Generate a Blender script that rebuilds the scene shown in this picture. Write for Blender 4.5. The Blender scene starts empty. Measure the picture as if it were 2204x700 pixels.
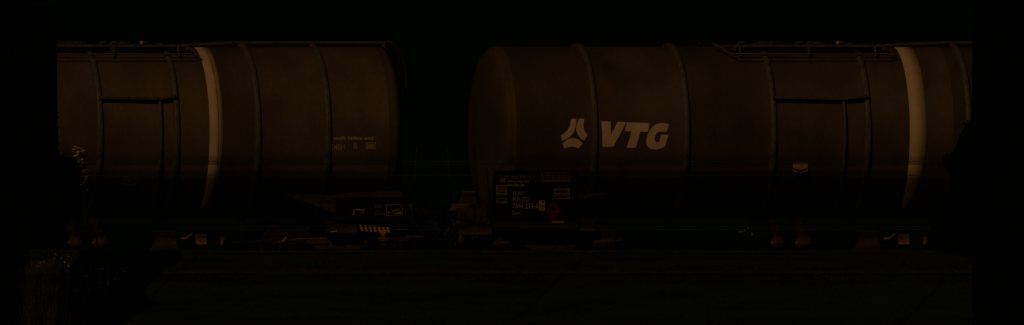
import bpy, bmesh, math, random
from math import sin, cos, pi, radians, sqrt
from mathutils import Vector, Matrix
random.seed(7)
SC = bpy.context.scene
COL = SC.collection

# ------------------------------------------------------------------ camera, sky, sun, exposure
S = 122.0                       # photograph pixels per metre
YAW = radians(12)
def PX(px, Y=0.0): return ((px - 1102) / S + Y * sin(YAW)) / cos(YAW)   # photograph column -> world X at depth Y
def PZ(py): return (590.0 - py) / S                                     # photograph row -> height above the rail head

cam = bpy.data.cameras.new('camera'); co = bpy.data.objects.new('camera', cam); COL.objects.link(co)
cam.type = 'ORTHO'; cam.ortho_scale = 2204 / S
cam.clip_start = 0.05; cam.clip_end = 2000
co.location = (-11.3 * sin(YAW), -11.3 * cos(YAW), PZ(350)); co.rotation_euler = (pi / 2, 0, -YAW)
SC.camera = co

SUN_EL, SUN_AZ = radians(32), radians(32)        # azimuth measured from the track's normal towards the left
world = bpy.data.worlds.new('World'); SC.world = world; world.use_nodes = True
nt = world.node_tree; bg = nt.nodes['Background']
sky = nt.nodes.new('ShaderNodeTexSky'); sky.sky_type = 'NISHITA'; sky.sun_disc = False
sky.sun_elevation = SUN_EL; sky.sun_rotation = pi + SUN_AZ
mixn = nt.nodes.new('ShaderNodeMix'); mixn.data_type = 'RGBA'; mixn.blend_type = 'MULTIPLY'
mixn.inputs['Factor'].default_value = 1.0; mixn.inputs['B'].default_value = (0.50, 1.0, 0.42, 1)
nt.links.new(sky.outputs[0], mixn.inputs['A']); nt.links.new(mixn.outputs['Result'], bg.inputs[0])
bg.inputs[1].default_value = 0.00026

sun = bpy.data.lights.new('street_light_glow', 'SUN'); so = bpy.data.objects.new('street_light_glow', sun); COL.objects.link(so)
sun.energy = 0.36; sun.angle = radians(0.4); sun.color = (1.0, 0.48, 0.13)
to_sun = Vector((-sin(SUN_AZ) * cos(SUN_EL), -cos(SUN_AZ) * cos(SUN_EL), sin(SUN_EL)))
so.rotation_euler = to_sun.to_track_quat('Z', 'Y').to_euler(); so.location = to_sun * 40

SC.view_settings.view_transform = 'Standard'; SC.view_settings.look = 'None'
SC.view_settings.exposure = 0.0; SC.view_settings.gamma = 1.0; SC.view_settings.use_curve_mapping = False

# ------------------------------------------------------------------ materials
def mat(name, col, rough=0.7, metal=0.0, var=0.25, scale=6.0, bump=0.0, stretch=(1, 1, 1), tint=None, detail=5.0, spec=0.3):
    m = bpy.data.materials.new(name); m.use_nodes = True
    n = m.node_tree.nodes; l = m.node_tree.links; b = n['Principled BSDF']
    b.inputs['Roughness'].default_value = rough; b.inputs['Metallic'].default_value = metal
    b.inputs['Specular IOR Level'].default_value = spec
    tc = n.new('ShaderNodeTexCoord'); mp = n.new('ShaderNodeMapping'); mp.inputs['Scale'].default_value = stretch
    tx = n.new('ShaderNodeTexNoise'); tx.inputs['Scale'].default_value = scale; tx.inputs['Detail'].default_value = detail
    l.new(tc.outputs['Object'], mp.inputs['Vector']); l.new(mp.outputs[0], tx.inputs['Vector'])
    cr = n.new('ShaderNodeValToRGB'); cr.color_ramp.elements[0].position = 0.3; cr.color_ramp.elements[1].position = 0.7
    c2 = tint if tint else col
    cr.color_ramp.elements[0].color = tuple(max(0, c * (1 - var)) for c in c2) + (1,)
    cr.color_ramp.elements[1].color = tuple(min(1, c * (1 + var)) for c in col) + (1,)
    l.new(tx.outputs['Fac'], cr.inputs['Fac']); l.new(cr.outputs[0], b.inputs['Base Color'])
    if bump:
        bp = n.new('ShaderNodeBump'); bp.inputs['Strength'].default_value = bump; bp.inputs['Distance'].default_value = 0.02
        l.new(tx.outputs['Fac'], bp.inputs['Height']); l.new(bp.outputs[0], b.inputs['Normal'])
    return m

def tank_mat(name, base, rust):
    """dull grey-brown tank paint: cloudy grime, rusty blotches and dribbles that run down round the shell"""
    m = bpy.data.materials.new(name); m.use_nodes = True
    n = m.node_tree.nodes; l = m.node_tree.links; b = n['Principled BSDF']
    b.inputs['Roughness'].default_value = 0.62; b.inputs['Specular IOR Level'].default_value = 0.25
    tc = n.new('ShaderNodeTexCoord')
    def noise(sc, stretch, det=6):
        mp = n.new('ShaderNodeMapping'); mp.inputs['Scale'].default_value = stretch
        t = n.new('ShaderNodeTexNoise'); t.inputs['Scale'].default_value = sc; t.inputs['Detail'].default_value = det
        l.new(tc.outputs['Object'], mp.inputs[0]); l.new(mp.outputs[0], t.inputs['Vector']); return t.outputs['Fac']
    def ramp(f, a, c, p0=.35, p1=.65):
        r = n.new('ShaderNodeValToRGB'); r.color_ramp.elements[0].position = p0; r.color_ramp.elements[1].position = p1
        r.color_ramp.elements[0].color = (*a, 1); r.color_ramp.elements[1].color = (*c, 1); l.new(f, r.inputs[0]); return r.outputs[0]
    def mix(f, a, c, kind='MIX'):
        x = n.new('ShaderNodeMix'); x.data_type = 'RGBA'; x.blend_type = kind
        if isinstance(f, float): x.inputs['Factor'].default_value = f
        else: l.new(f, x.inputs['Factor'])
        l.new(a, x.inputs['A']); l.new(c, x.inputs['B']); return x.outputs['Result']
    cloud = ramp(noise(1.1, (1, 1, 1)), tuple(c * .80 for c in base), tuple(c * 1.18 for c in base))
    drib = ramp(noise(2.4, (1.3, .3, .3)), (.86, .86, .88), (1.08, 1.07, 1.06), .3, .7)
    c = mix(1.0, cloud, drib, 'MULTIPLY')
    fine = ramp(noise(26, (1, .6, .6)), (.86, .86, .86), (1.1, 1.1, 1.1), .3, .7)
    c = mix(1.0, c, fine, 'MULTIPLY')
    rmask = n.new('ShaderNodeValToRGB'); rmask.color_ramp.elements[0].position = .56; rmask.color_ramp.elements[1].position = .74
    l.new(noise(2.3, (1, .5, .5)), rmask.inputs[0])
    rc = n.new('ShaderNodeRGB'); rc.outputs[0].default_value = (*rust, 1)
    c = mix(rmask.outputs[0], c, rc.outputs[0])
    l.new(c, b.inputs['Base Color'])
    bp = n.new('ShaderNodeBump'); bp.inputs['Strength'].default_value = .25; bp.inputs['Distance'].default_value = .02
    l.new(noise(1.7, (1, .8, .8), 3), bp.inputs['Height']); l.new(bp.outputs[0], b.inputs['Normal'])
    return m

M = {}
M['tank_a'] = tank_mat('tank_paint_grey_brown', (.099, .090, .080), (.112, .076, .055))
M['tank_b'] = tank_mat('tank_paint_dark_brown', (.078, .074, .067), (.094, .066, .048))
M['rib'] = mat('rib_steel', (.095, .105, .125), .55, 0, .25, 9, .1)
M['walk'] = mat('walkway_steel', (.085, .085, .078), .6, .0, .35, 12)
M['white'] = mat('white_paint', (.66, .66, .64), .55, 0, .13, 9, .05)
M['cream'] = mat('cream_band_paint', (.62, .60, .56), .6, 0, .10, 5, .05)
M['label'] = mat('label_white', (.78, .78, .74), .5, 0, .08, 30)
M['platewhite'] = mat('dulled_white_plate', (.32, .30, .25), .6, 0, .2, 20)
M['grime'] = mat('grimy_plate', (.13, .12, .10), .7, 0, .25, 20)
M['tablegrey'] = mat('grey_table', (.26, .25, .22), .6, 0, .2, 40)
M['faint'] = mat('faded_lettering', (.40, .37, .31), .6, 0, .25, 40)
M['black'] = mat('black_underframe', (.035, .034, .032), .75, 0, .35, 8, .1)
M['board'] = mat('black_board', (.018, .018, .018), .7, 0, .2, 10)
M['frame'] = mat('brown_frame', (.15, .13, .115), .75, 0, .3, 10, .1)
M['bogie'] = mat('bogie_brown', (.075, .062, .05), .85, 0, .4, 12, .2)
M['wheel'] = mat('wheel_steel', (.05, .046, .042), .5, .3, .3, 10)
M['yellow'] = mat('yellow_paint', (.72, .52, .10), .6, 0, .15, 20)
M['red'] = mat('red_placard', (.34, .045, .055), .6, 0, .1, 25)
M['redpaint'] = mat('red_stripe_paint', (.55, .08, .05), .6, 0, .15, 25)
M['bright'] = mat('worn_bright_steel', (.60, .58, .54), .4, .2, .2, 30)
M['ladder'] = mat('ladder_dark_steel', (.022, .022, .021), .6, .0, .3, 20)
M['soil'] = mat('trackside_soil', (.070, .145, .100), .95, 0, .35, 2.2, .5, tint=(.050, .105, .070), stretch=(.35, 1, 2.5))
M['ballast'] = mat('ballast_stone', (.09, .14, .10), .9, 0, .4, 4, .3)
M['concrete'] = mat('trough_concrete', (.11, .17, .11), .9, 0, .3, 5, .25)
M['rusty'] = mat('rusty_pipe', (.10, .12, .08), .85, 0, .4, 9, .2)
M['pier'] = mat('edge_black', (.012, .012, .012), .9, 0, .3, 4, .4, spec=.1)  # near-black of the added side piers that fill the empty border
M['edge_leaf'] = mat('edge_leaf_black', (.012, .014, .010), .9, 0, .3, 8, 0, spec=.05)  # near-black leaves that shape the outline of the empty border
M['leaf'] = mat('pale_leaf', (.62, .58, .34), .7, 0, .35, 15)
M['grass'] = mat('dark_grass', (.055, .120, .060), .9, 0, .4, 1.3, stretch=(.5, 1, 1), spec=.1)
M['drygrass'] = mat('dry_grass', (.24, .25, .11), .9, 0, .5, 6, spec=.1)
M['wire'] = mat('streak_green', (.16, .28, .20), .6, 0, .2, 8)  # greenish tone of the smeared streaks, put into the added strands
M['timber'] = mat('shade_screen_brown', (.10, .08, .06), .9, 0, .4, 5)  # colour of the added shade screen
M['sleeper'] = mat('sleeper_concrete', (.22, .21, .19), .9, 0, .3, 8)

# ------------------------------------------------------------------ mesh helpers
class MB:
    def __init__(s): s.v = []; s.f = []; s.smooth = []
    def add(s, vs, fs, sm=False):
        o = len(s.v); s.v += [tuple(v) for v in vs]; s.f += [tuple(i + o for i in f) for f in fs]; s.smooth += [sm] * len(fs); return s
    def box(s, x0, x1, y0, y1, z0, z1):
        vs = [(x, y, z) for z in (z0, z1) for y in (y0, y1) for x in (x0, x1)]
        return s.add(vs, [(0, 2, 3, 1), (4, 5, 7, 6), (0, 1, 5, 4), (2, 6, 7, 3), (0, 4, 6, 2), (1, 3, 7, 5)])
    def bbox(s, x0, x1, y0, y1, z0, z1, b=.01):
        """box with its edges chamfered"""
        bm = bmesh.new(); r = bmesh.ops.create_cube(bm, size=1)
        for v in bm.verts: v.co = ((x0 + x1) / 2 + v.co.x * (x1 - x0), (y0 + y1) / 2 + v.co.y * (y1 - y0), (z0 + z1) / 2 + v.co.z * (z1 - z0))
        bmesh.ops.bevel(bm, geom=list(bm.edges), offset=b, segments=1, affect='EDGES')
        bm.verts.index_update(); s.add([v.co[:] for v in bm.verts], [[v.index for v in f.verts] for f in bm.faces]); bm.free(); return s
    def prism(s, pts, y0, y1):
        """outline in X,Z given thickness in Y"""
        n = len(pts); vs = [(x, y0, z) for x, z in pts] + [(x, y1, z) for x, z in pts]
        fs = [tuple(range(n)), tuple(range(2 * n - 1, n - 1, -1))] + [(i, i + n, (i + 1) % n + n, (i + 1) % n) for i in range(n)]
        return s.add(vs, fs)
    def tube(s, pts, r, k=8):
        pts = [Vector(p) for p in pts]; rings = []; n = len(pts); ref = None
        for i, p in enumerate(pts):
            t = (pts[min(i + 1, n - 1)] - pts[max(i - 1, 0)]).normalized()
            if ref is None: ref = t.orthogonal().normalized()
            a = (ref - t * ref.dot(t)).normalized(); b = t.cross(a); ref = a
            rr = r[i] if isinstance(r, (list, tuple)) else r
            rings.append([p + (a * cos(2 * pi * j / k) + b * sin(2 * pi * j / k)) * rr for j in range(k)])
        vs = [q for g in rings for q in g]; fs = []
        for i in range(n - 1):
            for j in range(k): fs.append((i * k + j, i * k + (j + 1) % k, (i + 1) * k + (j + 1) % k, (i + 1) * k + j))
        s.add(vs, fs, True); return s.add([q for q in rings[0]] + [q for q in rings[-1]], [tuple(range(k - 1, -1, -1)), tuple(range(k, 2 * k))])
    def lathe(s, prof, cy, cz, axis='x', k=96, a0=0, a1=2 * pi, sm=True, closed=False):
        """profile of (along, radius) turned about the X axis (or Y) through cy, cz"""
        full = abs(a1 - a0 - 2 * pi) < 1e-6; m = k if full else k + 1; n = len(prof); vs = []
        for j in range(m):
            a = a0 + (a1 - a0) * j / k
            for (u, r) in prof:
                vs.append((u, cy + r * cos(a), cz + r * sin(a)) if axis == 'x' else (cy + r * cos(a), u, cz + r * sin(a)))
        fs = []
        for j in range(k):
            j2 = (j + 1) % m
            for i in range(n if closed else n - 1):
                i2 = (i + 1) % n; fs.append((j * n + i, j2 * n + i, j2 * n + i2, j * n + i2))
        return s.add(vs, fs, sm)
    def mesh(s, name, m):
        me = bpy.data.meshes.new(name); me.from_pydata(s.v, [], s.f); me.materials.append(M[m] if isinstance(m, str) else m)
        me.polygons.foreach_set('use_smooth', s.smooth); me.validate(); me.update()
        bm = bmesh.new(); bm.from_mesh(me); bmesh.ops.recalc_face_normals(bm, faces=bm.faces); bm.to_mesh(me); bm.free(); return me
    def build(s, name, m, parent=None):
        return link(name, s.mesh(name, m), parent)

def link(name, me, parent=None):
    o = bpy.data.objects.new(name, me); COL.objects.link(o)
    if parent is not None:
        o.parent = parent                     # meshes are written in world coordinates; empties stand at their own base
        o.matrix_parent_inverse = Matrix.Translation(-parent.location if parent.type == 'EMPTY' else Vector((0, 0, 0)))
    return o
def tag(o, label=None, cat=None, group=None, kind=None):
    if label: o['label'] = label
    if cat: o['category'] = cat
    if group: o['group'] = group
    if kind: o['kind'] = kind
    return o
def empty(name, loc):
    o = bpy.data.objects.new(name, None); COL.objects.link(o); o.location = loc; o.empty_display_size = .3; return o

TR, TZ = 1.51, PZ(285)           # tank radius and axis height
def on_tank(z, off=.006): return -sqrt(max(1e-6, (TR + off) ** 2 - (z - TZ) ** 2))

def flat_to(bm, place, dz=.05):
    """cut a flat X,Z outline into strips and lay it on a surface Y = place(z)"""
    zs = [v.co.z for v in bm.verts]; z = math.floor(min(zs) / dz) * dz + dz
    while z < max(zs):
        bmesh.ops.bisect_plane(bm, geom=bm.verts[:] + bm.edges[:] + bm.faces[:], plane_co=(0, 0, z), plane_no=(0, 0, 1)); z += dz
    for v in bm.verts: v.co.y = place(v.co.z)
def poly_on(name, polys, m, parent, place, thick=.002):
    bm = bmesh.new()
    for p in polys:
        f = bm.faces.new([bm.verts.new((x, 0, z)) for x, z in p])
    bm.normal_update(); bmesh.ops.triangulate(bm, faces=bm.faces[:])
    flat_to(bm, place)
    me = bpy.data.meshes.new(name); bm.normal_update()
    if bm.faces and sum(f.normal.y * f.calc_area() for f in bm.faces) > 0: bmesh.ops.reverse_faces(bm, faces=bm.faces)
    bm.to_mesh(me); bm.free(); me.materials.append(M[m]); return link(name, me, parent)
def text_on(name, body, x0, x1, z0, z1, m, parent, place, bold=0.0, shear=0.0):
    """lettering fitted into the box x0..x1, z0..z1 on the surface Y = place(z)"""
    cu = bpy.data.curves.new(name, 'FONT'); cu.body = body; cu.size = 1; cu.offset = bold; cu.shear = shear; cu.resolution_u = 3
    t = bpy.data.objects.new(name, cu); COL.objects.link(t)
    dg = bpy.context.evaluated_depsgraph_get(); me = bpy.data.meshes.new_from_object(t.evaluated_get(dg))
    bpy.data.objects.remove(t); bpy.data.curves.remove(cu)
    xs = [v.co.x for v in me.vertices]; ys = [v.co.y for v in me.vertices]
    ax, bx, ay, by = min(xs), max(xs), min(ys), max(ys)
    bm = bmesh.new(); bm.from_mesh(me); bpy.data.meshes.remove(me)
    for v in bm.verts:
        v.co = (x0 + (v.co.x - ax) / (bx - ax) * (x1 - x0), 0, z0 + (v.co.y - ay) / (by - ay) * (z1 - z0))
    flat_to(bm, place)
    me = bpy.data.meshes.new(name); bm.normal_update(); bm.to_mesh(me); bm.free(); me.materials.append(M[m]); return link(name, me, parent)

# ------------------------------------------------------------------ ground and track
RISE = math.tan(SUN_EL) / cos(SUN_AZ)            # shadow-edge rise per metre towards the light
prof = [(-400, -1.2), (-60, -1.2), (-16, -1.1), (-13, -1.15), (-9, -1.25), (-7.2, -1.15), (-6.2, -.86), (-5.4, -.62), (-4.7, -.34), (-4.2, -.10),
        (-3.7, .02), (-3.3, .16), (-3.0, .30), (-2.45, .31), (-2.2, .0), (-1.9, -.20), (1.9, -.20), (2.6, -.5), (6, -.6), (60, -.6), (700, -.6)]
def prof_z(y):
    for (a, za), (b, zb) in zip(prof, prof[1:]):
        if a <= y <= b: return za + (zb - za) * (y - a) / (b - a)
    return -.6
xs = [-700, -200, -60, -20] + [-12 + .2 * i for i in range(121)] + [20, 60, 200, 700]
ys = [p[0] for p in prof if p[0] < -7.2] + [-7.2 + .12 * i for i in range(40)] + [p[0] for p in prof if p[0] > -2.46]
ys = sorted(set(round(y, 3) for y in ys))
g = MB(); vs = []
for y in ys:
    for x in xs:
        z = prof_z(y)
        if -7.2 < y < -3.05 and abs(x) < 12.1:
            z += .035 * sin(x * 1.7 + y * 3.1) * sin(x * .6 - y * 2.0) + random.uniform(-.022, .022)
        vs.append((x, y, z))
nx = len(xs)
g.add(vs, [(j * nx + i, j * nx + i + 1, (j + 1) * nx + i + 1, (j + 1) * nx + i) for j in range(len(ys) - 1) for i in range(nx - 1)], True)
tag(g.build('ground', 'soil'), kind='structure')

bed = MB().prism([(-60, 0), (60, 0), (60, .01), (-60, .01)], 0, 1)
track = empty('railway_track', (0, 0, -.19)); tag(track, kind='structure')
for sy in (-1, 1):
    r = MB(); yc = sy * .7525
    r.box(-40, 40, yc - .036, yc + .036, -.04, 0); r.box(-40, 40, yc - .008, yc + .008, -.135, -.04); r.box(-40, 40, yc - .07, yc + .07, -.155, -.135)
    r.build('rail', 'rusty', track)
sl = MB().bbox(-.13, .13, -1.3, 1.3, -.30, -.157, .02).mesh('sleeper', 'sleeper')
for i in range(42):
    o = bpy.data.objects.new('sleeper', sl); COL.objects.link(o); o.parent = track; o.matrix_parent_inverse = Matrix.Translation((0, 0, .19)); o.location = (-12.3 + .6 * i, 0, 0)

# concrete cable trough with lids along the crest of the bank
tr = empty('cable_trough', (0, -2.8, .30)); tag(tr, 'low concrete cable trough running along the crest of the bank before the wagons', 'cable trough')
MB().box(-40, 40, -2.96, -2.90, .22, .365).box(-40, 40, -2.62, -2.56, .22, .365).box(-40, 40, -2.90, -2.62, .22, .26).build('channel', 'concrete', tr)
lid = MB().bbox(-.495, .495, -2.985, -2.535, .368, .425, .008).mesh('lid', 'concrete')
for i in range(26):
    o = bpy.data.objects.new('lid', lid); COL.objects.link(o); o.parent = tr; o.matrix_parent_inverse = Matrix.Translation((0, 2.8, -.30))
    o.location = (-13 + i + .3, 0, random.uniform(-.004, .006)); o.rotation_euler = (0, random.uniform(-.004, .004), random.uniform(-.008, .008))
# pipe lying along the slope
tag(MB().tube([(-30, -3.83, .02), (-9, -3.83, .015), (-2, -3.82, .02), (3, -3.84, .012), (10, -3.83, .02), (30, -3.83, .02)], .055, 10).build('steel_pipe', 'rusty'),
    'rusty steel pipe lying along the dark grass bank below the trough', 'pipe')

# level strands added in place of smeared streaks, their end posts behind the dark piers
fw = -3.25
fence = empty('streak_wires', (0, fw, .2)); tag(fence, 'thin green strands added in place of the smeared level streaks across both wagons', 'streak strands')
for r_, rad in ((347.5, .006), (353, .006), (377, .005), (488, .008), (493.5, .006)):
    MB().tube([(PX(-20 + i * 225, fw), fw + .012 * (i % 2), PZ(r_ + (.5 if i % 3 == 1 else 0))) for i in range(11)], rad, 6).build('wire', 'wire', fence)
for c in (-20, 2230):
    MB().tube([(PX(c, fw), fw + .03, -.3), (PX(c, fw), fw + .03, PZ(335))], .03, 8).build('post', 'wire', fence)

# grass and stones on the bank
gb = MB()
for i in range(15000):
    y = random.uniform(-6.9, -3.1); x = random.uniform(-10.5, 10.5)
    if -3.95 < y < -3.7: continue
    dens = .5 + .5 * sin(y * 9.0) * sin(x * .35 + y)
    if random.random() > .35 + .65 * dens: continue
    z = prof_z(y) - .02; h = random.uniform(.03, .11); a = random.uniform(0, 2 * pi); w = random.uniform(.004, .009)
    lx, ly = random.gauss(0, .04), random.gauss(0, .03); dx, dy = cos(a) * w, sin(a) * w
    gb.add([(x - dx, y - dy, z), (x + dx, y + dy, z), (x + dx * .6 + lx * .4, y + dy * .6 + ly * .4, z + h * .6), (x - dx * .6 + lx * .4, y - dy * .6 + ly * .4, z + h * .6), (x + lx, y + ly, z + h)],
           [(0, 1, 2, 3), (3, 2, 4)])
tag(gb.build('grass', 'grass'), 'short dark grass covering the bank in front of the track', 'grass', kind='stuff')
sb = MB()
for i in range(2600):
    y = random.choice([random.gauss(-3.62, .10), random.gauss(-4.05, .10), random.uniform(-6.5, -3.1)]); x = random.uniform(-10.5, 10.5)
    y = min(y, -3.05); z = prof_z(y); r = random.uniform(.015, .045)
    d = [Vector((random.gauss(0, 1), random.gauss(0, 1), random.gauss(0, 1))).normalized() * r * random.uniform(.7, 1.1) for _ in range(2)]
    ex = [Vector((r, 0, 0)), Vector((-r, 0, 0)), Vector((0, r, 0)), Vector((0, -r, 0)), Vector((0, 0, r * .7)), Vector((0, 0, -r * .7))]
    ex = [Vector((x, y, z)) + e + Vector((random.uniform(-1, 1), random.uniform(-1, 1), random.uniform(-1, 1))) * r * .35 for e in ex]
    sb.add(ex, [(0, 2, 4), (2, 1, 4), (1, 3, 4), (3, 0, 4), (2, 0, 5), (1, 2, 5), (3, 1, 5), (0, 3, 5)])
tag(sb.build('ballast_stones', 'ballast'), 'loose ballast stones scattered along the dark bank', 'ballast', kind='stuff')

# ------------------------------------------------------------------ unseen slatted screen added behind the viewpoint to shade the lower half of the train
BY = -13.6
def bar_z(z, off=.0): return z + (-BY + (on_tank(z, off) if z > .9 else -1.0)) * RISE      # height whose shadow edge meets the train at z
bar = empty('shade_screen', (-8, BY, -1.05)); tag(bar, 'unseen slatted screen added opposite the train to shade its lower half', 'shade screen')
TUFT_Y = -8.75
slot_x = PX(97, TUFT_Y) - (-BY + TUFT_Y) * math.tan(SUN_AZ); slot_z = (-BY + TUFT_Y) * RISE
LIGHT_SLOT = (slot_x - .50, slot_x + .45, slot_z + PZ(578), slot_z + PZ(536))     # opening added so that light falls on the grass by the left pier
def slat(z0, z1):
    m = MB()
    if z1 > LIGHT_SLOT[2] and z0 < LIGHT_SLOT[3]:
        m.box(-34, LIGHT_SLOT[0], BY - .003, BY + .003, z0, z1).build('slat', 'timber', bar)
        MB().box(LIGHT_SLOT[1], 18, BY - .003, BY + .003, z0, z1).build('slat', 'timber', bar)
    else: m.box(-34, 18, BY - .003, BY + .003, z0, z1).build('slat', 'timber', bar)
slat(bar_z(PZ(349)), bar_z(PZ(343)))
zt = bar_z(PZ(376)); rb = random.Random(4)
light_gap = PZ(486) + (-BY - 1.4) * RISE         # one wide gap: a bar of light along the running gear
while zt > -1.0:
    leak = .31 if zt > 9.4 else .28  # gap share tuned to the light leaked onto train and ground
    h = rb.uniform(.045, .06); gap = h * leak / (1 - leak) * rb.uniform(.8, 1.2)
    if light_gap is not None and zt - h < light_gap + .03: h = max(.03, zt - light_gap); gap = .13; light_gap = None
    slat(zt - h, zt); zt -= h + gap
for i in range(8): MB().tube([(-34 + 7 * i, BY - .04, -1.3), (-34 + 7 * i, BY - .04, bar_z(PZ(343)))], .016, 6).build('post', 'timber', bar)

# ------------------------------------------------------------------ tank wagons
def bogie(w, xc):
    """two-axle bogie: side frames with axle boxes and coil springs, four wheels"""
    b = MB()
    for sy in (-1, 1):
        y0, y1 = (-1.06, -.98) if sy < 0 else (.98, 1.06)
        b.prism([(xc - 1.30, .60), (xc - 1.28, .76), (xc - .55, .80), (xc - .42, .66), (xc + .42, .66), (xc + .55, .80), (xc + 1.28, .76), (xc + 1.30, .60),
                 (xc + 1.1, .56), (xc + .6, .60), (xc + .35, .40), (xc - .35, .40), (xc - .6, .60), (xc - 1.1, .56)], y0, y1)
    b.bbox(xc - .16, xc + .16, -1.0, 1.0, .62, .86, .02)
    bo = b.build('bogie', 'bogie', w)
    for dx in (-.9, .9):
        for sy in (-1, 1):
            p = [(sy * .685, .02), (sy * .685, .45), (sy * .70, .46), (sy * .715, .40), (sy * .73, .37), (sy * .75, .16), (sy * .80, .13), (sy * .82, .02)]
            q = [(sy * .685, .0), (sy * .66, .18), (sy * .68, .38), (sy * .675, .485), (sy * .705, .485), (sy * .71, .462), (sy * .815, .455), (sy * .815, .40), (sy * .77, .36), (sy * .76, .18), (sy * .82, .14), (sy * .82, .0)]
            MB().lathe(q, xc + dx, .46, 'y', 36).build('wheel', 'wheel', bo)
            ya, yb = (-1.16, -.93) if sy < 0 else (.93, 1.16)
            MB().bbox(xc + dx - .15, xc + dx + .15, ya, yb, .36, .60, .03).lathe([(ya - .03 if sy < 0 else yb + .03, .0), (ya - .03 if sy < 0 else yb + .03, .09), (ya if sy < 0 else yb, .11)], xc + dx, .46, 'y', 16).build('axle_box', 'bogie', bo)
            for ox in (-.24, .24):
                hel = [(xc + dx + ox + .055 * cos(t * .9), sy * 1.02 + .055 * sin(t * .9), .42 + .20 * t / 34) for t in range(35)]
                MB().tube(hel, .013, 5).build('spring', 'black', bo)
        MB().tube([(xc + dx, -.7, .46), (xc + dx, .7, .46)], .08, 12).build('axle', 'wheel', bo)
    return bo

def wagon(label, tankm, xe_l, xe_r, ribs, band, gut, end_ladder, head_l, head_r, walk):
    w = empty('tank_wagon', ((xe_l + xe_r) / 2, 0, 0)); tag(w, label, 'tank wagon', 'tank wagons coupled in the train')
    # shell with dished ends
    d = .30; prof = []
    n = 12
    for i in range(n + 1):
        t = i / n * pi / 2; prof.append((xe_l - d * cos(t) ** 1.0, TR * sin(t) ** .72))
    seams = sorted([xe_l + .10, (xe_l + xe_r) / 2 - 2.4, (xe_l + xe_r) / 2 + 2.4, xe_r - .10])
    for sx in seams: prof += [(sx - .012, TR), (sx - .006, TR + .004), (sx + .006, TR + .004), (sx + .012, TR)]
    for i in range(n + 1):
        t = (1 - i / n) * pi / 2; prof.append((xe_r + d * cos(t), TR * sin(t) ** .72))
    MB().lathe(prof, 0, TZ, 'x', 128).build('tank_shell', tankm, w)
    for x in ribs:
        MB().lathe([(x - .055, TR - .004), (x - .050, TR + .045), (x - .035, TR + .062), (x + .035, TR + .062), (x + .050, TR + .045), (x + .055, TR - .004)], 0, TZ, 'x', 128).build('rib', 'rib', w)
    MB().lathe([(band[0], TR - .002), (band[0], TR + .004), (band[1], TR + .004), (band[1], TR - .002)], 0, TZ, 'x', 128).build('stripe', 'cream', w)
    # drip gutter between two ribs with a drain pipe that follows the shell
    gx0, gx1, gp = gut
    zg = PZ(211)
    gm = MB()
    for x0, x1, da, db in ((gx0, gp, .0, -.025), (gp, gx1, -.025, .03)):
        ya = on_tank(zg, 0)
        vs = []
        for x, dz in ((x0, da), (x1, db)):
            vs += [(x, ya + .02, zg + dz + .02), (x, ya - .13, zg + dz + .035), (x, ya - .145, zg + dz + .02), (x, ya - .145, zg + dz - .012), (x, ya + .02, zg + dz - .012)]
        gm.add(vs, [(0, 1, 6, 5), (1, 2, 7, 6), (2, 3, 8, 7), (3, 4, 9, 8), (0, 5, 9, 4), (4, 3, 2, 1, 0), (5, 6, 7, 8, 9)])
    gm.build('drip_gutter', 'walk', w)
    pts = []
    for i in range(26):
        a = radians(-8 + 0) + 0; z = zg - .05 - i * (zg - .05 - PZ(445)) / 25
        pts.append((gp + .0, on_tank(z, .055), z))
    MB().tube(pts, .032, 8).build('drain_pipe', 'rib', w)
    # roof: manhole platform with side frames, catwalk towards the right end
    px0, px1, cx0, cx1 = walk
    deck = empty('roof_walkway', (px0, 0, 4.0)); deck.parent = w; deck.matrix_parent_inverse = Matrix.Translation(-w.location)
    zt = PZ(99)
    for j in range(7):
        y = -.66 + j * .22
        MB().box(px0, px1, y - .095, y + .095, zt - .02, zt + .025).build('plank', 'walk', deck)
    for x in (px0 + .05, (px0 + px1) / 2, px1 - .05):
        MB().box(x - .03, x + .03, -.78, .78, zt - .075, zt - .022).build('bearer', 'walk', deck)
    for sy in (-1, 1):
        ry = sy * .84; zr = PZ(116)
        MB().tube([(px0 - .30, sy * .55, zt + .05), (px0 - .18, ry * .85, zt - .03), (px0 - .04, ry, zr), (px1 - .02, ry, zr), (px1 + .12, ry, zr - .02)], .014, 6).build('side_rail', 'bright' if False else 'rib', deck)
        MB().tube([(px0 - .02, ry, zr), (px0 + .12, ry - .06 * -sy, PZ(129)), (px1 - .05, ry - .06 * -sy, PZ(129)), (px1 + .22, ry, PZ(127)), (px1 + .02, ry, zr)], .014, 6).build('lower_rail', 'rib', deck)
        for x in (px0 + .15, (px0 + px1) / 2, px1 - .2):
            MB().tube([(x, ry, zr - .05), (x, sy * .74, zt - .03)], .02, 6).build('stanchion', 'rib', deck)
    # sloped ramp, then catwalk
    for y in (-.15, .0, .15):
        MB().add([(px1 - .06, y - .065, zt + .028), (px1 - .06, y + .065, zt + .028), (cx0, y + .065, PZ(89)), (cx0, y - .065, PZ(89)),
                  (px1 - .06, y - .065, zt - .01), (px1 - .06, y + .065, zt - .01), (cx0, y + .065, PZ(94)), (cx0, y - .065, PZ(94))],
                 [(0, 1, 2, 3), (7, 6, 5, 4), (0, 3, 7, 4), (1, 5, 6, 2), (0, 4, 5, 1), (3, 2, 6, 7)]).build('plank', 'walk', deck)
        MB().box(cx0 + .004, cx1, y - .065, y + .065, PZ(94), PZ(89)).build('plank', 'walk', deck)
    x = cx0 + .1
    while x < cx1: MB().box(x - .03, x + .03, -.24, .24, TZ + TR - .01, PZ(94) - .002).build('bearer', 'walk', deck); x += 1.3
    # manhole and valves on the platform
    MB().lathe([(0, 0)] , 0, 0) if False else None
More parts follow.
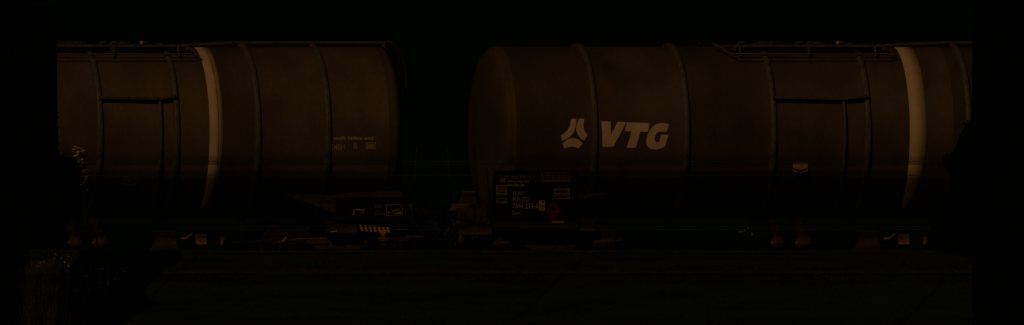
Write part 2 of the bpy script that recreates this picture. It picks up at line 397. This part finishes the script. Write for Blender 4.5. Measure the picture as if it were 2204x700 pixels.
    for (fx, r, h) in ((.30, .27, .05), (.62, .16, .045)):
        x = px0 + (px1 - px0) * fx
        m = MB(); k = 20
        ring = [(r, zt + .03), (r, zt + .03 + h * .5), (r * 1.08, zt + .03 + h * .5), (r * 1.08, zt + .03 + h * .7), (r * .6, zt + .03 + h), (.0, zt + .03 + h * 1.05)]
        vs = [(x + rr * cos(2 * pi * j / k), rr * sin(2 * pi * j / k), z) for j in range(k) for rr, z in ring]; nn = len(ring)
        m.add(vs, [(j * nn + i, (j + 1) % k * nn + i, (j + 1) % k * nn + i + 1, j * nn + i + 1) for j in range(k) for i in range(nn - 1)]); m.build('manhole_cover', 'walk', deck)
    for fx in (.08, .45, .52, .72):
        x = px0 + (px1 - px0) * fx
        MB().tube([(x, -.3, zt + .02), (x, -.3, zt + .05), (x + .05, -.32, zt + .065), (x + .12, -.30, zt + .055)], .02, 6).build('valve_handle', 'walk', deck)
    MB().bbox(px0 + (px1 - px0) * .70, px0 + (px1 - px0) * .70 + .05, -.5, -.42, zt + .03, zt + .085, .008).build('pressure_gauge', 'bright', deck)
    # underframe ends
    for side, hx, xe in ((-1, head_l, xe_l), (1, head_r, xe_r)):
        f = empty('end_frame', (hx, 0, 1.0)); f.parent = w; f.matrix_parent_inverse = Matrix.Translation(-w.location)
        inner = hx - side * 1.42                       # inner end of the side plates
        for sy in (-1, 1):
            ya, yb = (-1.42, -1.40) if sy < 0 else (1.40, 1.42)
            xo = hx - side * .10
            MB().prism([(inner, PZ(476)), (xo, PZ(476)), (xo, PZ(446)), (xo - side * .10, PZ(424)), (inner, PZ(424))], ya, yb).build('side_plate', 'black', f)
            # top flange leans in towards the shell
            fl = MB(); zf0, zf1 = PZ(424), PZ(412); yo, yi = (ya - .004, ya + .10) if sy < 0 else (yb + .004, yb - .10)
            fl.add([(inner, yo, zf0), (xo - side * .10, yo, zf0), (xo - side * .12, yi, zf1), (inner + side * .35, yi, zf1 - .02), (inner, yi, zf1 - .05),
                    (inner, yo, zf0 - .012), (xo - side * .10, yo, zf0 - .012), (xo - side * .12, yi, zf1 - .012), (inner + side * .35, yi, zf1 - .032), (inner, yi, zf1 - .062)],
                   [(0, 1, 2, 3, 4), (9, 8, 7, 6, 5), (0, 5, 6, 1), (1, 6, 7, 2), (2, 7, 8, 3), (3, 8, 9, 4), (4, 9, 5, 0)]).build('top_flange', 'frame', f)
            # tapered gusset reaching in under the belly
            MB().prism([(inner + side * .02, PZ(420)), (inner - side * .92, PZ(417)), (inner - side * .86, PZ(421)), (inner + side * .02, PZ(461))] if side > 0 else
                       [(inner + side * .02, PZ(418)), (inner - side * .80, PZ(416)), (inner - side * .76, PZ(419)), (inner + side * .02, PZ(440))], ya + .03 * -sy * 0 + .004, yb + .004).build('gusset', 'frame', f)
            # sole bar, lower
            MB().bbox(min(hx - side * .05, inner - side * .1), max(hx - side * .05, inner - side * .1), -1.34 if sy < 0 else 1.18, -1.18 if sy < 0 else 1.34, PZ(486), PZ(477), .01).build('sole_bar', 'frame', f)
            # saddle that carries the tank
            MB().prism([(inner + side * .25, .95), (inner + side * .45, .95), (inner + side * .45, 1.62), (inner + side * .25, 1.62)], sy * .9 - .06, sy * .9 + .06).build('saddle', 'black', f)
        MB().bbox(hx - .09, hx + .0 if side > 0 else hx + .09, -1.30, 1.30, .84, 1.24, .015).build('headstock', 'frame', f)
        for sy in (-1, 1):                             # buffers: box, plunger, head
            bu = MB().lathe([(hx, .0), (hx, .16), (hx + side * .04, .16), (hx + side * .05, .12), (hx + side * .36, .11), (hx + side * .36, .0)], sy * .875, 1.05, 'x', 20).build('buffer', 'frame', f)
            MB().lathe([(hx + side * .36, .075), (hx + side * .57, .075), (hx + side * .58, .225), (hx + side * .595, .22), (hx + side * .605, .0)], sy * .875, 1.05, 'x', 24).build('buffer_head', 'black', f)
        # draw hook with a hanging link
        MB().tube([(hx, 0, 1.0), (hx + side * .22, 0, 1.0), (hx + side * .30, 0, 1.06), (hx + side * .33, 0, 1.0), (hx + side * .26, 0, .93)], .035, 8).build('draw_hook', 'black', f)
        MB().tube([(hx + side * .29, .05, 1.0), (hx + side * .60, .06, .86), (hx + side * .60, -.06, .86), (hx + side * .29, -.05, 1.0)], .022, 6).build('coupling_link', 'black', f)
        for yy in (-.42, .42):                         # brake hoses
            MB().tube([(hx, yy, .98), (hx + side * .12, yy, .97), (hx + side * .22, yy, .80), (hx + side * .33, yy * .95, .66), (hx + side * .5, yy * .9, .62), (hx + side * .6, yy * .9, .72)], .025, 6).build('brake_hose', 'black', f)
        for sy in (-1, 1):                             # shunter's grab rails standing on the headstock
            ry = sy * 1.16
            MB().tube([(hx + side * .04, ry, 1.2), (hx + side * .07, ry, 1.9), (hx + side * .09, ry, 2.12), (hx + side * .11, ry, 2.26)], .016, 6).build('grab_rail', 'ladder', f)
        bogie(w, hx - side * 1.30)
    if end_ladder:
        hx = head_r; lx = xe_r + .38
        la = empty('end_ladder', (lx, 0, 1.2)); la.parent = w; la.matrix_parent_inverse = Matrix.Translation(-w.location)
        for yy in (-.22, .22):
            MB().tube([(lx - .28, yy, PZ(91)), (lx - .10, yy, PZ(98)), (lx + .02, yy, PZ(120)), (lx + .09, yy, PZ(150)), (lx + .09, yy, 3.0), (hx - .02, yy, 1.25)], .017, 6).build('stile', 'ladder', la)
        for i in range(9):
            z = 1.5 + i * .24
            xx = lx + .09 if z > 3.0 else hx - .02 + (lx + .09 - hx + .02) * (z - 1.25) / 1.75
            MB().tube([(xx, -.22, z), (xx, .22, z)], .012, 6).build('rung', 'ladder', la)
        for yy in (-.36, .36):
            MB().tube([(lx - .30, yy, PZ(93)), (lx - .12, yy, PZ(112)), (lx - .02, yy, PZ(145)), (lx - .02, yy * .6, PZ(165))], .013, 6).build('hand_loop', 'ladder', la)
    return w

def under_gear(w, off, k=1.0):
    """discharge gear beneath the belly, columns given as in the photograph"""
    Y = -.95
    def X(px): return PX(px + off, Y)
    def part(name, mb, m, parent=w): return mb.build(name, m, parent)
    for c, r in ((1672, .085), (1727, .10)):
        x = X(c); part('outlet_pipe', MB().tube([(x, -.15, 1.02), (x, -.45, .92), (x, -.80, .84), (x, -.92, .70), (x, Y, .56)], r, 12), 'bogie')
        va = part('outlet_valve', MB().lathe([(Y - .16, 0), (Y - .16, r * 1.2), (Y - .10, r * 1.5), (Y - .06, r * 1.5), (Y, r * 1.1), (Y + .1, r)], x, PZ(522), 'y', 20), 'bogie')
        for j in range(6):
            a = j * pi / 3
            part('bolt', MB().lathe([(Y - .125, 0), (Y - .125, .018), (Y - .09, .018)], x + r * 1.28 * cos(a), PZ(522) + r * 1.28 * sin(a), 'y', 6), 'bright', va)
    x = X(1868)
    bx = part('valve_box', MB().prism([(x - .24, PZ(540)), (x - .17, PZ(508)), (x - .10, PZ(499)), (x + .10, PZ(499)), (x + .17, PZ(508)), (x + .20, PZ(540))], Y - .12, Y + .25), 'bogie')
    part('lid', MB().prism([(x - .19, PZ(500)), (x - .15, PZ(496)), (x + .15, PZ(496)), (x + .19, PZ(500))], Y - .14, Y + .27), 'frame', bx)
    x = X(1606)                                                    # levers by the first valve
    part('lever', MB().tube([(x - .14, Y - .05, PZ(500)), (x - .02, Y - .06, PZ(497))], .016, 6), 'bright')
    part('lever', MB().tube([(x + .02, Y - .05, PZ(489)), (x + .03, Y - .06, PZ(495))], .018, 6), 'bright')
    part('lever', MB().tube([(x + .09, Y - .05, PZ(507)), (x + .11, Y - .06, PZ(501))], .024, 6), 'bright')
    part('linkage', MB().tube([(x - .05, Y, PZ(470)), (x + .02, Y, PZ(485)), (x + .08, Y, PZ(500)), (x + .2, Y, PZ(512))], .03, 6), 'bogie')
    x = X(1907)
    part('lever', MB().tube([(x - .05, Y - .05, PZ(515)), (x + .04, Y - .06, PZ(514)), (x + .15, Y - .07, PZ(503))], [.034, .028, .016], 8), 'bright')
    x = X(1942)                                                    # red-barred white plate
    pl = part('marker_plate', MB().prism([(x - .10, PZ(504)), (x + .11, PZ(504)), (x + .11, PZ(526)), (x - .08, PZ(526))], Y - .09, Y - .08), 'platewhite')
    part('red_bar', MB().prism([(x - .10, PZ(506)), (x - .05, PZ(505)), (x + .09, PZ(526)), (x + .03, PZ(526))], Y - .096, Y - .091), 'redpaint', pl)
    x = X(1990)
    part('tap', MB().tube([(x, Y - .06, PZ(510)), (x + .005, Y - .06, PZ(518)), (x - .01, Y - .06, PZ(527))], [.05, .045, .018], 8), 'platewhite')
    part('brake_rod', MB().tube([(X(1560), -.9, PZ(515)), (X(1800), -.9, PZ(512)), (X(2020), -.9, PZ(514))], .016, 6), 'black')
    part('brake_rod', MB().tube([(X(2020), -.9, PZ(522)), (X(2060), -.9, PZ(522)), (X(2120), -.9, PZ(505)), (X(2180), -.9, PZ(490))], .014, 6), 'frame')

F = -TR
def XF(px): return PX(px, F)
left = wagon('brown tank wagon with small faint lettering, at the left of the gap', 'tank_a', PX(-520), PX(812), [PX(p) for p in (-338, -160, 7, 177, 342, 517, 668)],
             (PX(413), PX(441)), (PX(177), PX(342), PX(307)), True, PX(-562), PX(856), (PX(60), PX(388), PX(497), PX(838)))
right = wagon('darker brown tank wagon with the large white emblem and letters on its side', 'tank_b', PX(1062), PX(2395), [PX(p) for p in (1242, 1440, 1627, 1830, 2047, 2235)],
              (PX(1920), PX(1955)), (PX(1627), PX(1830), PX(1779)), True, PX(1004), PX(2439), (PX(1555), PX(1888), PX(2030), PX(2370)))
under_gear(right, 0)
under_gear(left, -1513)

def print_row(name, x0, x1, z0, z1, m, parent, place, seed):
    """a row of print too small to read in the photograph: strokes of uneven width, grouped like words"""
    r = random.Random(seed); x = x0; polys = []; h = z1 - z0
    while x < x1 - .012:
        for _ in range(r.randint(4, 9)):
            w_ = h * r.uniform(.25, .6)
            if x + w_ > x1: break
            t = z1 - (h * .28 if r.random() < .7 else 0); polys.append([(x, z0), (x + w_, z0), (x + w_, t), (x, t)]); x += w_ + h * .14
        x += h * .4
    o = poly_on(name, polys, m, parent, place); o['kind'] = 'stuff'; return o
# emblem and letters on the right wagon, lying on the shell
def zp(p): return (XF(1190 + p[0] / 7.778), PZ(245 + p[1] / 7.778))
logo = [[(305, 95), (350, 86), (398, 88), (392, 160), (375, 230), (345, 310), (290, 385), (165, 455), (145, 410), (130, 365), (200, 320), (250, 270), (290, 190)],
        [(432, 90), (470, 85), (528, 92), (512, 170), (515, 250), (535, 300), (578, 355), (552, 405), (525, 450), (470, 415), (420, 360), (390, 280), (395, 190)],
        [(165, 495), (230, 440), (300, 412), (360, 408), (430, 430), (500, 500), (465, 545), (430, 585), (390, 560), (330, 548), (260, 560), (200, 588), (180, 545)]]
em = None
for p in logo: poly_on('emblem_piece', [[zp(q) for q in p]], 'white', right, lambda z: on_tank(z, .005))
V = [(815, 125), (968, 132), (970, 350), (1085, 137), (1225, 142), (1015, 552), (835, 552)]
T = [(1240, 145), (1620, 158), (1590, 303), (1462, 300), (1390, 570), (1240, 568), (1315, 297), (1205, 290)]
G = [(1940, 180), (1895, 164), (1850, 158), (1800, 158), (1760, 166), (1715, 184), (1680, 207), (1640, 248), (1608, 300), (1585, 360), (1570, 420), (1565, 480), (1573, 515), (1590, 545), (1612, 568), (1640, 585), (1675, 595),
     (1710, 597), (1755, 592), (1800, 580), (1870, 550), (1885, 520), (1930, 352), (1850, 352), (1820, 355), (1803, 372), (1785, 465), (1755, 478), (1735, 477), (1718, 468), (1703, 440), (1700, 410), (1708, 370), (1722, 340), (1745, 316), (1775, 302), (1810, 298), (1905, 300)]
for nm, p in (('letter_v', V), ('letter_t', T), ('letter_g', G)):
    poly_on(nm, [[zp(q) for q in p]], 'white', right, lambda z: on_tank(z, .005))
# chevron plates
for w, c, r, m in ((right, 1725, 362, 'platewhite'), (left, 285, 389, 'grime')):
    z = PZ(r); x0, x1 = XF(c - 16) , XF(c + 16)
    pl = MB().prism([(x0, z + .09), (x1, z + .09), (x1, z - .07), ((x0 + x1) / 2, z - .095), (x0, z - .07)], on_tank(z) - .04, on_tank(z) - .03).build('plate', m, w)
    xm = (x0 + x1) / 2; y = on_tank(z) - .046
    MB().prism([(x0 + .015, z + .005), (x0 + .015, z - .025), (xm, z - .065), (x1 - .015, z - .025), (x1 - .015, z + .005), (xm, z - .035)], y, y + .004).build('chevron', 'board', pl)
# faint lettering on the left wagon
def tk(z): return on_tank(z, .005)
print_row('small_print', XF(719), XF(806), PZ(301), PZ(294), 'faint', left, tk, 40)
text_on('lettering', 'L4BH', XF(715), XF(742), PZ(323), PZ(311), 'faint', left, tk, .004)
text_on('lettering', '8', XF(761), XF(769), PZ(321), PZ(307), 'faint', left, tk, .0)
def frame_rect(x0, x1, z0, z1, t):
    return [[(x0, z0), (x1, z0), (x1, z0 + t), (x0, z0 + t)], [(x0, z1 - t), (x1, z1 - t), (x1, z1), (x0, z1)], [(x0, z0 + t), (x0 + t, z0 + t), (x0 + t, z1 - t), (x0, z1 - t)], [(x1 - t, z0 + t), (x1, z0 + t), (x1, z1 - t), (x1 - t, z1 - t)]]
poly_on('inspection_box', frame_rect(XF(788), XF(809), PZ(321), PZ(307), .014) + [[(XF(791), PZ(318)), (XF(806), PZ(318)), (XF(806), PZ(311)), (XF(791), PZ(311))]], 'faint', left, tk)

# label board on the right wagon's end frame
BYY = -1.47
def XB(px): return PX(px, BYY)
board = MB().bbox(XB(1062), XB(1243), BYY, BYY + .03, PZ(492), PZ(367), .006).build('label_board', 'board', right)
pb = lambda z: BYY - .004
pb2 = lambda z: BYY - .007
def rect(a, b, c, d): return [(XB(a), PZ(d)), (XB(b), PZ(d)), (XB(b), PZ(c)), (XB(a), PZ(c))]
print_row('small_print', XB(1074), XB(1150), PZ(384), PZ(378), 'faint', board, pb, 41)
text_on('lettering', 'www.vtg.com', XB(1092), XB(1139), PZ(394), PZ(388), 'label', board, pb, .015)
print_row('small_print', XB(1092), XB(1129), PZ(401), PZ(395), 'label', board, pb, 42)
poly_on('flag_label', [rect(1068, 1090, 391, 392.5), rect(1077, 1088, 382, 391)], 'faint', board, pb)
tl = poly_on('table_label', [rect(1068, 1091, 399, 421)], 'tablegrey', board, pb)
poly_on('table_lines', frame_rect(XB(1068), XB(1091), PZ(421), PZ(399), .010) + [rect(1069.5, 1089.5, y, y + 1.4) for y in (405, 410.5, 416)], 'label', tl, pb2)
poly_on('table_print', [rect(1071, 1080, 402.3, 403.8), rect(1083, 1088, 402.3, 403.8), rect(1071, 1077, 407.6, 409.2), rect(1080, 1087, 413, 414.6)], 'board', tl, pb2)
tl = poly_on('table_label', [rect(1068, 1091, 425, 438)], 'platewhite', board, pb)
poly_on('table_print', [rect(1072, 1087, 429, 432.5), rect(1072, 1080, 434, 435)], 'board', tl, pb2)
text_on('lettering', '33 RIV', XB(1103), XB(1128), PZ(421), PZ(411), 'label', board, pb, .008)
text_on('lettering', '80 D-VTG', XB(1103), XB(1137), PZ(434), PZ(424), 'label', board, pb, .008)
text_on('lettering', '7844 274-6', XB(1103), XB(1158), PZ(449), PZ(437), 'label', board, pb, .008)
text_on('lettering', 'Zans', XB(1101), XB(1120), PZ(463), PZ(454), 'label', board, pb, .008)
wl = poly_on('white_label', [rect(1159.5, 1173, 431, 454)], 'label', board, pb)
poly_on('black_mark', [rect(1166, 1171, 433.5, 436), rect(1162, 1171, 443, 444.2), rect(1162, 1171, 447, 448)], 'board', wl, pb2)
poly_on('load_table', [rect(1165, 1227, 378.5, 392)], 'grime', board, lambda z: BYY - .003)
poly_on('load_table', frame_rect(XB(1165), XB(1227), PZ(392), PZ(371), .009) + [rect(1167, 1225, 377, 378), rect(1167, 1225, 385, 386)] + [rect(a, a + 1, 373, 390) for a in (1178, 1190, 1202, 1214)], 'faint', board, pb)
print_row('small_print', XB(1169), XB(1224), PZ(390), PZ(387), 'faint', board, pb2, 43)
poly_on('capacity_table', [rect(1193, 1226, 406, 428)], 'tablegrey', board, lambda z: BYY - .003)
poly_on('capacity_table', frame_rect(XB(1193), XB(1226), PZ(428), PZ(406), .010) + [rect(1194, 1225, 416.4, 417.8)], 'label', board, pb)
print_row('small_print', XB(1196), XB(1222), PZ(414.5), PZ(409), 'board', board, pb2, 44)
print_row('small_print', XB(1196), XB(1218), PZ(426), PZ(420), 'board', board, pb2, 45)
cx, cz = XB(1190), PZ(453)
dia = MB().prism([(cx, cz + .17), (cx + .145, cz), (cx, cz - .17), (cx - .145, cz)], BYY - .012, BYY - .004).build('hazard_placard', 'red', right)
flame = [(-.05, -.02), (-.055, .02), (-.035, .05), (-.03, .03), (-.01, .085), (.015, .045), (.02, .06), (.045, .02), (.05, -.015), (.03, -.04), (-.03, -.04)]
poly_on('flame_symbol', [[(cx + a, cz + b + .03) for a, b in flame]], 'board', dia, lambda z: BYY - .014)
poly_on('placard_border', [[(cx - .145 * .86, cz), (cx, cz - .17 * .86), (cx, cz - .17 * .82), (cx - .145 * .82, cz)], [(cx, cz - .17 * .86), (cx + .145 * .86, cz), (cx + .145 * .82, cz), (cx, cz - .17 * .82)]], 'board', dia, lambda z: BYY - .014)
poly_on('white_label', [rect(1187, 1214, 475.5, 480)], 'faint', board, pb)
# placards on the left wagon's end frame
fy = -1.42
def XL(px): return PX(px, fy)
def rl(a, b, c, d): return [(XL(a), PZ(d)), (XL(b), PZ(d)), (XL(b), PZ(c)), (XL(a), PZ(c))]
pf = lambda z: fy - .005
poly_on('jacking_label', [rl(762, 785, 450.5, 453), [(XL(757), PZ(463)), (XL(761), PZ(463)), (XL(765), PZ(453)), (XL(762), PZ(453))]], 'label', left, pf)
poly_on('jacking_label', [rl(774, 784, 453, 462)], 'platewhite', left, pf)
poly_on('data_label', [rl(807, 821, 441, 442.5), rl(808, 819, 444, 448), rl(807, 820, 449.5, 450.5), rl(809, 816, 452, 454), rl(807, 829, 456, 457), rl(806, 829, 459.5, 462.5)], 'platewhite', left, pf)
poly_on('data_label', frame_rect(XL(831), XL(866), PZ(464), PZ(440.5), .009), 'label', left, pf)
poly_on('data_label', [[(XL(844), PZ(457)), (XL(844), PZ(454)), (XL(858), PZ(449.5)), (XL(863), PZ(449.5))], [(XL(845), PZ(461)), (XL(863), PZ(454)), (XL(863), PZ(461))], rl(832.5, 840, 456.5, 459)], 'label', left, pf)
# brake change-over plate with yellow bars and its yellow handle, in front of the bogie
hy = -1.40
def XH(px): return PX(px, hy)
hp = MB().prism([(XH(773), PZ(484)), (XH(842), PZ(488)), (XH(840), PZ(503)), (XH(815), PZ(503)), (XH(776), PZ(498))], hy, hy + .015).build('brake_plate', 'black', left)
for i in range(7):
    a = 774 + i * 9.6; t = i * .55
    MB().prism([(XH(a), PZ(484.5 + t)), (XH(a + 4.6), PZ(484.8 + t)), (XH(a + 7.6), PZ(498 + t)), (XH(a + 3.0), PZ(497.5 + t))], hy - .006, hy - .001).build('yellow_bar', 'yellow', hp)
MB().prism([(XH(815), PZ(496)), (XH(832), PZ(496)), (XH(829), PZ(503)), (XH(827), PZ(511)), (XH(832), PZ(513)), (XH(835), PZ(511)), (XH(834), PZ(516)), (XH(829), PZ(519)), (XH(819), PZ(519)), (XH(813), PZ(516)), (XH(812), PZ(511)), (XH(815), PZ(513)), (XH(820), PZ(511)), (XH(819), PZ(503))],
           hy - .03, hy - .010).build('brake_handle', 'yellow', left)
MB().bbox(PX(703, -1.36), PX(770, -1.36), -1.36, -1.20, PZ(502), PZ(475), .01).build('brake_box', 'bogie', left)
MB().tube([(PX(712, -1.38), -1.38, PZ(500)), (PX(724, -1.38), -1.38, PZ(498))], .014, 6).build('lever', 'bright', left)
MB().tube([(PX(855, -1.38), -1.38, PZ(494)), (PX(872, -1.38), -1.38, PZ(494))], .010, 6).build('lever', 'bright', left)
MB().tube([(PX(590, -1.2), -1.2, PZ(524)), (PX(612, -1.2), -1.2, PZ(519)), (PX(640, -1.2), -1.2, PZ(515)), (PX(700, -1.2), -1.2, PZ(514))], .014, 6).build('brake_rod', 'frame', left)
MB().tube([(PX(608, -1.25), -1.25, PZ(521)), (PX(611, -1.25), -1.25, PZ(519)), (PX(617, -1.25), -1.25, PZ(511))], [.040, .034, .012], 8).build('lever', 'bright', left)
MB().bbox(PX(1243, -1.36), PX(1279, -1.36), -1.36, -1.22, PZ(498), PZ(470), .01).build('brake_box', 'bogie', right)
MB().bbox(PX(986, -1.3), PX(1060, -1.3), -1.30, -1.20, PZ(506), PZ(478), .01).build('step_plate', 'bogie', right)
MB().bbox(PX(876, -1.3), PX(912, -1.3), -1.32, -1.20, PZ(512), PZ(507), .005).build('step_plate', 'frame', left)

# ------------------------------------------------------------------ dark piers added to stand in for the empty black border at both sides
def leaf_mass(name, outline, y0, y1, n, parent, m, size, seed):
    """leaves scattered through an outline (X,Z) given depth, denser at its rim"""
    rnd = random.Random(seed); zs = [p[1] for p in outline]; xs_ = [p[0] for p in outline]
    def inside(x, z):
        c = False; j = len(outline) - 1
        for i in range(len(outline)):
            (xi, zi), (xj, zj) = outline[i], outline[j]
            if (zi > z) != (zj > z) and x < (xj - xi) * (z - zi) / (zj - zi) + xi: c = not c
            j = i
        return c
    b = MB(); k = 0
    while k < n:
        x = rnd.uniform(min(xs_), max(xs_)); z = rnd.uniform(min(zs), max(zs))
        if not inside(x, z): continue
        y = rnd.uniform(y0, y1); s_ = size * rnd.uniform(.6, 1.3)
        u = Vector((rnd.gauss(0, 1), rnd.gauss(0, .6), rnd.gauss(0, 1))).normalized(); v = u.cross(Vector((rnd.gauss(0, 1), rnd.gauss(0, 1), rnd.gauss(0, 1)))).normalized()
        nn = u.cross(v) * s_ * .15; c = Vector((x, y, z))
        b.add([c - u * s_, c + v * s_ * .6 + nn, c + u * s_ * 1.1, c - v * s_ * .6 + nn], [(0, 1, 2), (0, 2, 3)]); k += 1
    o = b.build(name, m, parent); o['kind'] = 'stuff'; return o
def pier(label, xa, xb, ya, yb, outl, seed):
    p = empty('edge_pier', ((xa + xb) / 2, (ya + yb) / 2, -1.0)); tag(p, label, 'pier')
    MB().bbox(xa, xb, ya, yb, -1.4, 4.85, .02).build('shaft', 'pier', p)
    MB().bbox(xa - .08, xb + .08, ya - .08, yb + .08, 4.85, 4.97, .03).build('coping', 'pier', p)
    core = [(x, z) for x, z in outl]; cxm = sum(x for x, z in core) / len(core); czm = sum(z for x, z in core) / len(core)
    MB().prism([(cxm + (x - cxm) * .93, czm + (z - czm) * .95) for x, z in core], ya - .05, yb - .1).build('edge_core', 'edge_leaf', p)  # solid black core added to block light behind the leaves
    leaf_mass('edge_leaves', outl, ya - .16, yb, 4200, p, 'edge_leaf', .035, seed)
ya, yb = -8.4, -7.7
def XP(px, y=ya): return PX(px, y)
lo = [(-30, -6), (119, -6), (121, 120), (123, 240), (124, 322), (130, 334), (160, 338), (172, 352), (178, 378), (174, 404), (162, 424), (155, 452), (150, 480), (142, 505), (137, 530), (134, 541), (100, 546), (-30, 546)]
pier('black pier shape added for the empty border at the left edge, with lit leaves beside it', XP(-45), XP(62), ya, yb, [(XP(a), PZ(b)) for a, b in lo], 3)
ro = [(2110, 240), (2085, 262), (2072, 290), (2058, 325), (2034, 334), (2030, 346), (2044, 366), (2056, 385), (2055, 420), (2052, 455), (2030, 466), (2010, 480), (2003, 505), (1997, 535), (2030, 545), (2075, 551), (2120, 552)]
pier('black pier shape added for the empty border at the right edge, hiding the end of the wagon', XP(2092, yb), XP(2370), ya, yb, [(XP(a, -8), PZ(b)) for a, b in ro], 5)

# tall weed with pale leaves beside the left pier, standing close to the train
wy = -1.63
weed = empty('tall_weed', (PX(172, wy), wy, -.1)); tag(weed, 'tall thin weed with pale yellow leaves beside the left dark pier', 'weed')
st = [(PX(190, wy), wy, -.1), (PX(186, wy), wy, .6), (PX(180, wy), wy, 1.3), (PX(172, wy), wy, 2.0), (PX(168, wy), wy, PZ(313))]
MB().tube(st, [.012, .011, .009, .006, .003], 6).build('stem', 'grass', weed)
rnd = random.Random(11)
for (c, r) in [(168, 318), (160, 321), (173, 320), (166, 327), (171, 333), (176, 343), (168, 349), (174, 356), (181, 366), (176, 369), (184, 371), (178, 378), (187, 380), (180, 392), (172, 398), (186, 408), (163, 315), (177, 324), (162, 334), (179, 350), (172, 363), (190, 366), (183, 386)]:
    s_ = rnd.uniform(.035, .06); a = rnd.uniform(-.9, .9) + (pi if rnd.random() < .5 else 0); c0 = Vector((PX(c, wy), wy + rnd.uniform(-.08, .08), PZ(r)))
    u = Vector((cos(a), rnd.uniform(-.3, .3), sin(a) * .8)); v = Vector((-sin(a), rnd.uniform(-.4, .1), cos(a))) * .35; d = Vector((0, -.012, 0))
    MB().add([c0 - u * s_, c0 + v * s_ + d, c0 + u * s_ * .4 + v * s_ * .7, c0 + u * s_ * 1.1, c0 + u * s_ * .4 - v * s_ * .7, c0 - v * s_ + d, c0], [(0, 6, 1), (1, 6, 2), (2, 6, 3), (3, 6, 4), (4, 6, 5), (5, 6, 0)]).build('leaf', 'leaf', weed)

# grass tufts at the foot of the left pier
def tuft(label, pxc, y, n, top, spread, m, seed, cat='grass tuft'):
    rnd = random.Random(seed); x0 = PX(pxc, y); z0 = prof_z(y) - .03; b = MB()
    for i in range(n):
        x = x0 + rnd.gauss(0, spread * .5); yy = y + rnd.gauss(0, .1); h = (PZ(top) - z0) * rnd.uniform(.72, 1.0); w = rnd.uniform(.005, .010)
        lx = rnd.gauss(0, .16) + (x - x0) * .3; ly = rnd.gauss(0, .08); pts = []
        for t in (0, .4, .75, 1.0):
            cxx = x + lx * t * t; czz = z0 + h * (t - .12 * t * t * abs(lx) * 4); ww = w * (1 - t * .9)
            pts += [(cxx - ww, yy + ly * t, czz), (cxx + ww, yy + ly * t + .003, czz)]
        b.add(pts, [(0, 1, 3, 2), (2, 3, 5, 4), (4, 5, 7, 6)])
    root = empty('grass_tuft', (x0, y, z0)); tag(root, label, cat); o = b.build('blades', m, root); o['kind'] = 'stuff'
tuft('dry pale grass tuft at the foot of the left pier', 97, TUFT_Y, 620, 534, .30, 'drygrass', 21)
br = empty('bramble', (PX(170, -8.7), -8.7, -1.2)); tag(br, 'straggling bramble with small pale leaves right of the dry grass tuft', 'bramble')
bo = [(PX(a, -8.7), PZ(b)) for a, b in ((70, 548), (150, 543), (230, 549), (285, 566), (270, 600), (215, 628), (130, 640), (62, 610))]
leaf_mass('bramble_leaves', bo, -8.85, -8.6, 170, br, 'leaf', .016, 31)
rs = random.Random(8)
for i in range(9):
    a = rs.uniform(80, 240); b_ = a + rs.uniform(-50, 60)
    MB().tube([(PX(a, -8.7), -8.7, -1.25), (PX(a * .7 + b_ * .3, -8.7), -8.72, -.5), (PX((a + b_) / 2, -8.7), -8.74, PZ(rs.uniform(560, 610))), (PX(b_, -8.7), -8.76, PZ(rs.uniform(575, 640)))], [.006, .005, .004, .002], 5).build('stem', 'grass', br)
